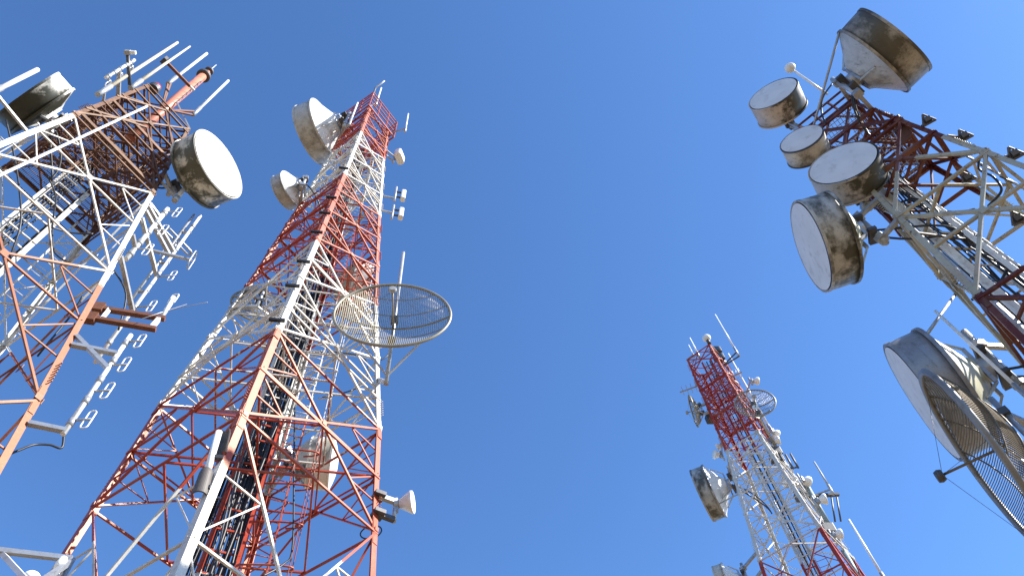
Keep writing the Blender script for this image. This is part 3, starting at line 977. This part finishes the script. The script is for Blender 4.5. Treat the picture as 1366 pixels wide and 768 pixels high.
p = at(207, 117, 12.2)
ol = thing('obstruction_lamp', p, 'round red warning lamp on the top ring of the rusty tower', 'lamp')
MB().lathe(p, UP, V((1, 0, 0)), V((0, 1, 0)), [(-0.25, 1e-4), (-0.25, 0.18), (-0.05, 0.2), (-0.05, 1e-4)], 20, False).build('lamp_base', M['darksteel'], ol)
MB().ball(p+UP*0.05, 0.17).build('lamp_glass', M['lamp_red'], ol)
MB().bar(p-UP*0.2, T1.p('F', 1.927).lerp(T1.p('R', 1.927), 0.2), 0.06).build('bracket', M['rust'], ol)

def loop_pts(c, lng, wid, L, W_):
    pts = []
    for k in range(25):
        t = 2*math.pi*k/24
        x = (L/2-W_/2)*(1 if math.cos(t) > 0 else -1)+W_/2*math.cos(t)
        pts.append(c+lng*x+wid*(W_/2*math.sin(t)))
    return pts

def dipole_array(label, T, b, t, hd, n, out_az, L=0.46, leg='R', twin=False, arms=((0.05, 0), (0.7, 0)), r=0.045, stem=0.27, t0=0.12, t1=0.92, group='folded dipole arrays on the rusty tower'):
    if isinstance(hd, tuple):                   # level with a point on the leg
        base = at_z(b[0], b[1], T.z(T.h_at(leg, *hd)))
    else:
        base = at(b[0], b[1], hd)
    top = vertical(base, t)
    root = thing('dipole_array', base, label, 'antenna', group)
    MB().tube([base, top], r, 10).build('mast_pipe', M['fibre'], root)
    o = az(out_az)
    if twin:
        MB().tube([base.lerp(top, 0.32)-o*0.22, top-o*0.22+UP*0.1], r*0.9, 10).build('mast_pipe', M['galv'], root)
        for k in (0.4, 0.6, 0.85):
            q = base.lerp(top, k); MB().bar(q-o*0.26, q+o*0.06, 0.06).build('pipe_clamp', M['galv'], root)
    for k in range(n):
        q = base.lerp(top, t0+(t1-t0)*k/max(1, n-1))
        e = q+o*stem
        lp = MB().tube(loop_pts(e, UP, o, L, 0.13), 0.014, 6).build('folded_dipole', M['fibre'], root)
        MB().tube([q, e+o*0.05], 0.024, 6).build('stem', M['galv'], lp)
    for k in (0.1, 0.3, 0.5, 0.7, 0.9):
        q = base.lerp(top, k); MB().tube([q-UP*0.08, q+UP*0.08], r*1.35, 10).build('hose_clamp', M['galv'], root)
    for k, dz in arms:
        q = base.lerp(top, k)
        MB().bar(q, T.p(leg, (q.z-1.6)/T.D+dz), 0.10, 0.08).build('mount_arm', M['galv'], root)
    return root
dipole_array('lowest folded dipole array, four small loops on a white pole off the rusty tower', T1, (84, 579), (178, 448), (38, 572), 4, 85, arms=((0.03, 0), (0.78, 0), (0.62, 0.06)))
dipole_array('tall twin pipe dipole array beside the middle of the rusty tower', T1, (127, 483), (262, 284), 12.5, 2, 85, L=0.5, twin=True, arms=((0.28, 0.02), (0.64, 0.0), (0.68, 0.0), (0.5, 0.05)), stem=0.4, t0=0.3, t1=0.5)
dipole_array('short dipole array hugging the white leg of the rusty tower', T1, (168, 346), (214, 270), 11.9, 3, 75, L=0.6, arms=((0.2, 0), (0.8, 0)), stem=0.3, t0=0.2, t1=0.95, r=0.06)
dipole_array('tiny dipole array standing off the top left edge of the rusty tower', T1, (141, 104), (181, 83), 11.3, 3, 330, L=0.4, leg='F', arms=((0.45, 0),), stem=0.25, r=0.045)

def yagi(label, T, p, q, el_dir, n, L, r=0.018, leg='R', loop=None, er=0.010):
    root = thing('yagi_antenna', p, label, 'antenna')
    MB().bar(p, q, r*2).build('boom', M['galv'], root)
    for k in range(n):
        c = p.lerp(q, (k+0.3)/n)
        MB().tube([c-el_dir*L/2, c+el_dir*L/2], er, 5).build('element', M['galv'], root)
    if loop:
        MB().tube(loop_pts(q, el_dir, (q-p).normalized().cross(el_dir), loop, loop*0.4), 0.02, 6).build('folded_dipole', M['galv'], root)
    MB().bar(p, T.p(leg, min((p.z-1.6)/T.D, T.prof[-1][0])), 0.05).build('mount_arm', M['galv'], root)
    return root
p = at(198, 333, 12.3); q = at_z(256, 347, p.z)
r_ = yagi('grey yagi boom with one large loop at its right end, across the twin pipe array', T1, p, q, UP, 1, 0.3, 0.035, loop=0.75)
p = at(222, 305, 12.6); q = at_z(254, 339, p.z)
ld = thing('loop_dipole', p, 'long narrow loop dipole lying across the top of the twin pipe array', 'antenna')
dd = (q-p).normalized()
MB().tube(loop_pts((p+q)/2, dd, dd.cross(UP), (q-p).length, 0.16), 0.03, 8).build('loop', M['galv'], ld)
MB().tube([(p+q)/2, at(237, 322, 12.5)-UP*0.3], 0.03, 6).build('stem', M['galv'], ld)
p = at(236, 137, 12.8); q = at(262, 99, 12.8)
yagi('fine dark comb shaped yagi behind the thick red mast', T1, p, vertical(p, (262, 99)), az(115), 7, 0.55, 0.014, leg='R', er=0.009)

def bracket_arm(label, T, a, b, hd, leg='R'):
    p, q = at(a[0], a[1], hd), at(b[0], b[1], hd)
    q = at_z(b[0], b[1], p.z)
    return p, q
p, q = bracket_arm('', T1, (132, 411), (220, 425), 11.85)
br = thing('antenna_bracket', p, 'pair of rusty channel arms reaching right from the rusty tower leg', 'bracket')
MB().bar(p, q, 0.11, 0.10).build('arm', M['rust'], br)
p2 = at_z(122, 424, p.z-0.55); q2 = at_z(208, 439, p.z-0.55)
MB().bar(p2, q2, 0.11, 0.10).build('arm', M['rust'], br)
for k in (0.15, 0.92):
    MB().bar(p.lerp(q, k), p2.lerp(q2, k), 0.09).build('tie_bar', M['white_metal'], br)
for c_ in (p, p2):
    MB().box(c_, (q-p).normalized(), UP.cross((q-p).normalized()), UP, 0.20, 0.16, 0.28).build('junction_box', M['rust'], br)
c = q.lerp(p, 0.06)
an = thing('cross_antenna', c, 'little white antenna with thin crossed rods on the end of the rusty arms', 'antenna')
MB().tube([c, c+UP*0.9], 0.05, 8).build('body', M['fibre'], an)
MB().tube(loop_pts(c+UP*0.85, UP, az(90), 0.42, 0.16), 0.018, 6).build('loop', M['fibre'], an)
for d_ in (az(95), UP*0.7+az(10)*0.3):
    d_ = d_.normalized()
    MB().tube([c+UP*0.3-d_*1.0, c+UP*0.3+d_*1.0], 0.008, 5).build('rod', M['galv'], an)

# on the striped tower
whip('short white whip at the front corner of the striped tower top', T2, (502, 138), (507.5, 117), 11.9, 0.05, 0.04, leg='F', group=WHIPS)
whip('white whip leaning over the left rail of the striped tower top', T2, (467, 163), (477, 137), 12.0, 0.05, 0.04, leg='L', group=WHIPS)
whip('white whip at the end of a thin arm right of the striped tower top', T2, (541, 172), (544.5, 152), 12.4, 0.045, 0.035, leg='R', group=WHIPS)
p = at(498, 126, 12.0); q = at(498, 117, 12.0)
hk = thing('lamp_post', p, 'bent white rod on a dark stub at the very tip of the striped tower', 'rod')
tp = vertical(p, (499, 117))
MB().tube([p-UP*0.8, tp], 0.05, 8).build('stub', M['darksteel'], hk)
MB().tube([tp, at_z(513, 108, tp.z+0.3)], 0.04, 8).build('rod', M['fibre'], hk)

def panel(label, T, px, hd, facing, h, w_, d_, leg='R', arms=(-0.6, 0.6), tilt=0, pl=1.2, group=None, mat='fibre', pipe_off=0.28):
    c = at(px[0], px[1], hd)
    a, u, v = frame(facing, -tilt)
    root = thing('panel_antenna', c, label, 'antenna', group)
    MB().box(c, u, a, v, w_, d_, h, min(w_, d_)*0.3).build('panel', M[mat], root)
    b = c-az(facing)*pipe_off
    MB().tube([b-UP*pl*h*0.62, b+UP*pl*h*0.62], 0.045, 10).build('mount_pipe', M['galv'], root)
    for k in (-0.32, 0.32):
        MB().bar(c+v*h*k, b+UP*h*k, 0.07, 0.05).build('bracket', M['darksteel'], root)
    for k in arms:
        q = b+UP*h*k
        MB().bar(q, T.p(leg, (q.z-1.6)/T.D), 0.07, 0.07).build('mount_arm', M['galv'], root)
    return root
panel('square white box antenna near the top right of the striped tower', T2, (533, 209), 12.9, 100, 0.62, 0.62, 0.34, arms=(-0.7, 0.35), pl=1.7)
panel('upper of two slim white panel antennas sharing a pole right of the striped tower', T2, (538, 261), 12.8, 70, 0.85, 0.24, 0.2, arms=(-0.55,), pl=1.5, group='slim white panels right of the striped tower', pipe_off=0.34)
panel('lower of two slim white panel antennas sharing a pole right of the striped tower', T2, (535, 285), 12.8, 70, 0.8, 0.24, 0.2, arms=(-0.1,), pl=1.4, group='slim white panels right of the striped tower', pipe_off=0.34)

# white pipe antenna with two brown hoods clamped to the near leg
b = at(266, 664, 10.15); t = at(292, 576, 10.15)
pa = thing('pipe_antenna', b, 'white pipe with two brown hoods strapped to the near leg of the striped tower', 'antenna')
MB().tube([b.lerp(t, 0.22), t], 0.062, 16).build('pipe', M['fibre'], pa)
ax_ = (t-b).normalized()
for k, (hx, hy) in ((0.24, (271, 643)), (0.85, (296, 589))):
    c = at(hx, hy, 10.12)
    m = MB()
    rg = az(75); rg = (rg-ax_*rg.dot(ax_)).normalized()
    fw_ = rg.cross(ax_).normalized()
    if (fw_.dot(az(165)) < 0) == (k < 0.5):
        fw_ = -fw_
    vs, fs = [], []
    N_ = 17
    for z_, s_ in ((-0.30, 1.2), (0.20, 1.0), (0.28, 0.86), (0.31, 0.6)):
        for j in range(N_):
            tt = math.pi*(j/(N_-1))-0.2
            vs.append(c+ax_*z_+rg*(0.115*s_*math.cos(tt))+fw_*(-0.03+0.13*s_*math.sin(tt)))
        for j in range(N_-1, -1, -1):
            tt = math.pi*(j/(N_-1))-0.2
            vs.append(c+ax_*z_+rg*(0.095*s_*math.cos(tt))+fw_*(-0.035+0.108*s_*math.sin(tt)))
    K_ = 2*N_
    for i in range(3):
        for j in range(K_):
            fs.append((i*K_+j, i*K_+(j+1) % K_, (i+1)*K_+(j+1) % K_, (i+1)*K_+j))
    fs.append(tuple(range(3*K_, 4*K_)))
    fs.append(tuple(range(K_-1, -1, -1)))
    m.add(vs, fs)
    m.build('hood', M['hood'], pa)
for k in (0.12, 0.6):
    c = b.lerp(t, k); MB().bar(c, T2.p('F', (c.z-1.6)/T2.D), 0.07).build('clamp', M['darksteel'], pa)

# pale pipe frame at the bottom left corner
p = at(-60, 727, 12.0); q = at_z(96, 745, p.z)
pf = thing('pipe_gantry', q, 'pale pipe frame corner with a small lamp at the bottom left of the photo', 'frame')
MB().bar(p, q, 0.08, 0.08).build('beam', M['galv'], pf)
MB().tube([q, V((q.x, q.y, 0))+V((0.1, 0, 0))], 0.055, 12).build('post', M['galv'], pf)
MB().bar(at_z(2, 737, p.z), at_z(34, 772, p.z-0.9), 0.075).build('brace', M['white_metal'], pf)
MB().bar(q-UP*0.05, at_z(55, 775, p.z-0.9), 0.075).build('brace', M['galv'], pf)
c = at_z(81, 752, p.z-0.2)
m = MB().lathe(c, UP, V((1, 0, 0)), V((0, 1, 0)), [(0.12, 1e-4), (0.12, 0.05), (0.0, 0.08), (-0.09, 0.07), (-0.09, 1e-4)], 16)
m.build('lamp', M['fibre'], pf)
c = at_z(41, 771, p.z-0.6)
bx = thing('white_dome', c, 'smooth white dome just showing at the bottom left edge', 'dome')
MB().ball(c, 0.13, 12, 0.8).build('dome', M['fibre'], bx)
MB().tube([c, at_z(45, 790, p.z-1.0)], 0.04, 8).build('stem', M['galv'], bx)

# on the slim far tower
whip('tallest white whip on two dark arms at the top right of the slim far tower', T3, (982, 468), (953, 420), 28.2, 0.05, 0.03, leg='R', arms=2, armmat='darksteel', arm_to=(962, 490, 28.2), group=WHIPS)
whip('long white whip passing behind the round grid dish of the slim far tower', T3, (1028, 573), (969.5, 473), 28.4, 0.06, 0.04, leg='R', group=WHIPS)
whip('white whip over the left corner of the slim far tower top', T3, (931, 472), (921, 450), 27.5, 0.05, 0.03, leg='L', group=WHIPS)
whip('shortest white whip at the left corner of the slim far tower top', T3, (925, 473), (918.5, 460), 27.4, 0.035, 0.025, leg='L', group=WHIPS)
whip('white whip at the bottom right standing clear of the slim far tower', T3, (1182, 775), (1131, 693), 28.6, 0.06, 0.04, leg='R', group=WHIPS)
whip('short grey whip above a crossarm at the right of the slim far tower', T3, (1108, 652), (1088, 614), 29.0, 0.05, 0.035, 'grey', leg='R')
p = at(1067, 662, 28.4); q = at_z(1119, 659, p.z)
xa = thing('antenna_outrigger', p, 'dark horizontal crossarm with hanging rods at the right of the slim far tower', 'bracket')
MB().bar(p, q, 0.14, 0.12).build('arm', M['darksteel'], xa)
for k, px in ((0.80, (1100, 681)), (0.94, (1106, 687))):
    c = p.lerp(q, k); MB().tube([c, c-UP*1.5-(q-p).normalized()*0.5], 0.04, 8).build('hanging_rod', M['darksteel'], xa)
MB().box(p, az(80), az(170), UP, 0.35, 0.35, 0.4).build('clamp_box', M['darksteel'], xa)
b = at(1107, 702, 28.3); t = vertical(b, (1069, 645))
tp = thing('grey_green_pipe', b, 'long grey green pipe along the right side of the slim far tower', 'pipe')
MB().tube([b, t], 0.11, 12).build('pipe', M['teal'], tp)
MB().bar(b, T3.p('R', (b.z-1.6)/28), 0.08).build('bracket', M['darksteel'], tp)
b = at(1150, 778, 28.3); t = vertical(b, (1124, 734))
tp = thing('grey_green_pipe', b, 'lower grey green pipe by the bottom edge at the slim far tower', 'pipe')
MB().tube([b, t], 0.11, 12).build('pipe', M['teal'], tp)
MB().bar(b, T3.p('R', (b.z-1.6)/28), 0.08).build('bracket', M['darksteel'], tp)
p = T3.p('F', 1.202)
bc = thing('beacon', p, 'white beacon on the tip of the slim far tower', 'lamp')
MB().ball(p+UP*0.55, 0.24).build('lamp_glass', M['fibre'], bc)
MB().tube([p, p+UP*0.4], 0.1, 10).build('stem', M['darksteel'], bc)

def horn(label, T, px, hd, facing, s_, leg='R', mat='fibre', group='small white radio units on the slim far tower'):
    c = at(px[0], px[1], hd)
    a, u, v = frame(facing)
    root = thing('radio_unit', c, label, 'antenna', group)
    MB().lathe(c, a, u, v, [(0.3*s_, 1e-4), (0.3*s_, 0.45*s_), (0.18*s_, 0.47*s_), (-0.25*s_, 0.22*s_), (-0.3*s_, 1e-4)], 20).build('horn', M[mat], root)
    MB().box(c-a*0.42*s_, u, a, v, 0.36*s_, 0.26*s_, 0.5*s_, 0.03).build('radio_box', M['grey'], root)
    b = c-a*0.62*s_
    MB().tube([b-UP*0.7*s_, b+UP*0.6*s_], 0.05, 8).build('mount_pipe', M['galv'], root)
    MB().bar(b, T.p(leg, (b.z-1.6)/T.D), 0.06).build('mount_arm', M['galv'], root)
for lab, px, fc, sc, lg in (
    ('white radio unit, left of three clustered at the white middle of the slim far tower', (1050, 643), 250, 0.72, 'F'),
    ('white radio unit, lowest of three clustered at the white middle of the slim far tower', (1060, 650), 190, 0.75, 'F'),
    ('white radio unit, right of three clustered at the white middle of the slim far tower', (1075, 641), 60, 0.8, 'R'),
    ('pale little dish hanging under the dark crossarm of the slim far tower', (1097, 666), 100, 0.8, 'R'),
    ('pale horn beside the red to white change of the slim far tower, upper one', (1034, 577), 40, 0.7, 'R'),
    ('pale horn beside the red to white change of the slim far tower, lower one', (1036, 588), 100, 0.7, 'R'),
    ('grey radio unit at the left side of the slim far tower above its drum dish', (956, 606), 250, 0.75, 'L'),
    ('grey radio unit in the left cluster of the slim far tower, upper one', (959, 595), 300, 0.6, 'L'),
    ('small horn at the right of the red top section of the slim far tower', (1008, 508), 80, 0.7, 'R'),
    ('small horn by the long grey green pipe of the slim far tower', (1118, 712), 90, 0.7, 'R')):
    horn(lab, T3, px, 28.0, fc, sc*0.66, lg)
for lab, px, lg in (('dark box at the front of the white section start on the slim far tower', (1034, 603), 'R'),
                    ('second dark box just below the first on the slim far tower', (1036, 612), 'R'),
                    ('dark box at the red leg top low on the slim far tower', (1104, 706), 'R'),
                    ('dark bar box on the slim far tower left leg below the edge on grid', (949, 558), 'L'),
                    ('dark box on the upper right leg of the slim far tower', (955, 468), 'R'),
                    ('second dark box on the upper right leg of the slim far tower', (959, 477), 'R')):
    c = at(px[0], px[1], 28.1)
    jb = thing('equipment_box', c, lab, 'box', 'dark boxes on the slim far tower')
    MB().box(c, az(80), az(170), UP, 0.55, 0.4, 0.42, 0.04).build('case', M['darksteel'], jb)
    MB().bar(c, T3.p(lg, (c.z-1.6)/28), 0.07).build('bracket', M['galv'], jb)
for lab, a_, b_, dz in (('thin white yagi pointing right below the red top of the slim far tower', (974, 503), (990, 496), 0),
                        ('thin grey yagi pointing left from the red section of the slim far tower', (930, 515), (907, 523), 0)):
    p = at(a_[0], a_[1], 28.0); q = at_z(b_[0], b_[1], p.z)
    yagi(lab, T3, p, q, UP.cross((q-p).normalized()), 4, 0.7, 0.03, leg='R' if a_[0] > 950 else 'L', er=0.016)
for lab, px, lg, n_ in (('dark small dipoles in a row at the right side of the white section', (1052, 620), 'R', 4),):
    c = at(px[0], px[1], 28.4)
    dr = thing('dipole_row', c, lab, 'antenna')
    d_ = az(90)
    MB().bar(c-d_*0.4-UP*0.2, c+d_*0.4-UP*0.2, 0.06).build('rail', M['darksteel'], dr)
    for k in range(n_):
        e = c+d_*(-0.36+0.24*k)
        MB().tube([e-UP*0.25, e+UP*0.7], 0.05, 8).build('dipole', M['darksteel'], dr)
    MB().bar(c-UP*0.2, T3.p(lg, (c.z-1.8)/28), 0.06).build('mount_arm', M['galv'], dr)

# on the right tower
b = at(1104, 126, 12.2); t = at_z(1057, 93, b.z+1.2)
br = thing('ball_rod', b, 'thin white rod with a ball on its end poking out over the drum dishes', 'rod')
MB().tube([b, t], 0.035, 8).build('rod', M['fibre'], br)
MB().ball(t+(t-b).normalized()*0.1, 0.16).build('ball', M['white_metal'], br)
whip('thin white whip crossing in front of the biggest drum', T4, (1372, 531), (1240, 422), 12.2, 0.035, 0.03, leg='L', group=WHIPS)

def lampbox(label, T, px, hd, leg):
    c = at(px[0], px[1], hd)
    root = thing('floodlight', c, label, 'lamp', 'small dark floodlights on the right tower')
    a, u, v = frame(205, -35)
    tri = [c+u*0.15-v*0.10, c-u*0.15-v*0.10, c+v*0.18]
    m = MB()
    for i in range(3):
        m.bar(tri[i], tri[(i+1) % 3], 0.04, 0.05)
    m.build('yoke', M['hood'], root)
    MB().box(c-a*0.03, u, v, a, 0.17, 0.15, 0.13, 0.02).build('housing', M['cable'], root)
    MB().box(c+a*0.055, u, v, a, 0.13, 0.11, 0.012).build('lens', M['darksteel'], root)
    tg = T.p(leg, (c.z-1.6)/T.D)
    MB().bar(c-a*0.1, tg, 0.05).build('bracket', M['hood'], root)
lampbox('small dark floodlight on the red part of the upper leg of the right tower', T4, (1237, 160), 12.4, 'R')
lampbox('small dark floodlight on the grey upper leg close to the right edge', T4, (1353, 205), 12.4, 'R')
lampbox('small dark floodlight peeking over the middle of the grey upper leg', T4, (1286, 181), 12.7, 'R')
lampbox('small dark floodlight hanging inside the right tower under the red brace', T4, (1290, 237), 13.4, 'B')
lampbox('small dark floodlight at the right edge over the grey crossing brace', T4, (1357, 291), 13.2, 'B')
lampbox('dark floodlight beside the black cables inside the right tower', T4, (1297, 318), 12.9, 'F')
p = at(1192, 160, 12.6); q = at(1212, 186, 12.6)
sp = thing('red_plate', p, 'dark red slanted plate under the platform of the right tower', 'plate')
dd = (q-p).normalized()
MB().box((p+q)/2, dd, dd.cross(UP).normalized(), dd.cross(dd.cross(UP)).normalized(), (q-p).length, 0.05, 0.34).build('plate', T4.mat if False else M['rust'], sp)
MB().bar(p, T4.p('R', (p.z-1.6)/13), 0.07).build('bracket', M['rust'], sp)
b = at(1375, 257, 13.3); t = vertical(b, (1291, 206))
ps = thing('peg_pole', b, 'thin grey pole with short side pegs running beside the grey upper leg', 'pole')
MB().tube([b, t], 0.03, 8).build('pole', M['galv'], ps)
for k in range(6):
    c = b.lerp(t, 0.08+0.16*k); MB().tube([c, c+az(240 if k % 2 else 60)*0.4], 0.02, 6).build('peg', M['darksteel'], ps)
MB().bar(b.lerp(t, 0.9), T4.p('B', (b.lerp(t, 0.9).z-1.6)/13), 0.05).build('bracket', M['galv'], ps)
MB().bar(b.lerp(t, 0.5), T4.p('R', (b.lerp(t, 0.5).z-1.6)/13), 0.05).build('bracket', M['galv'], ps)
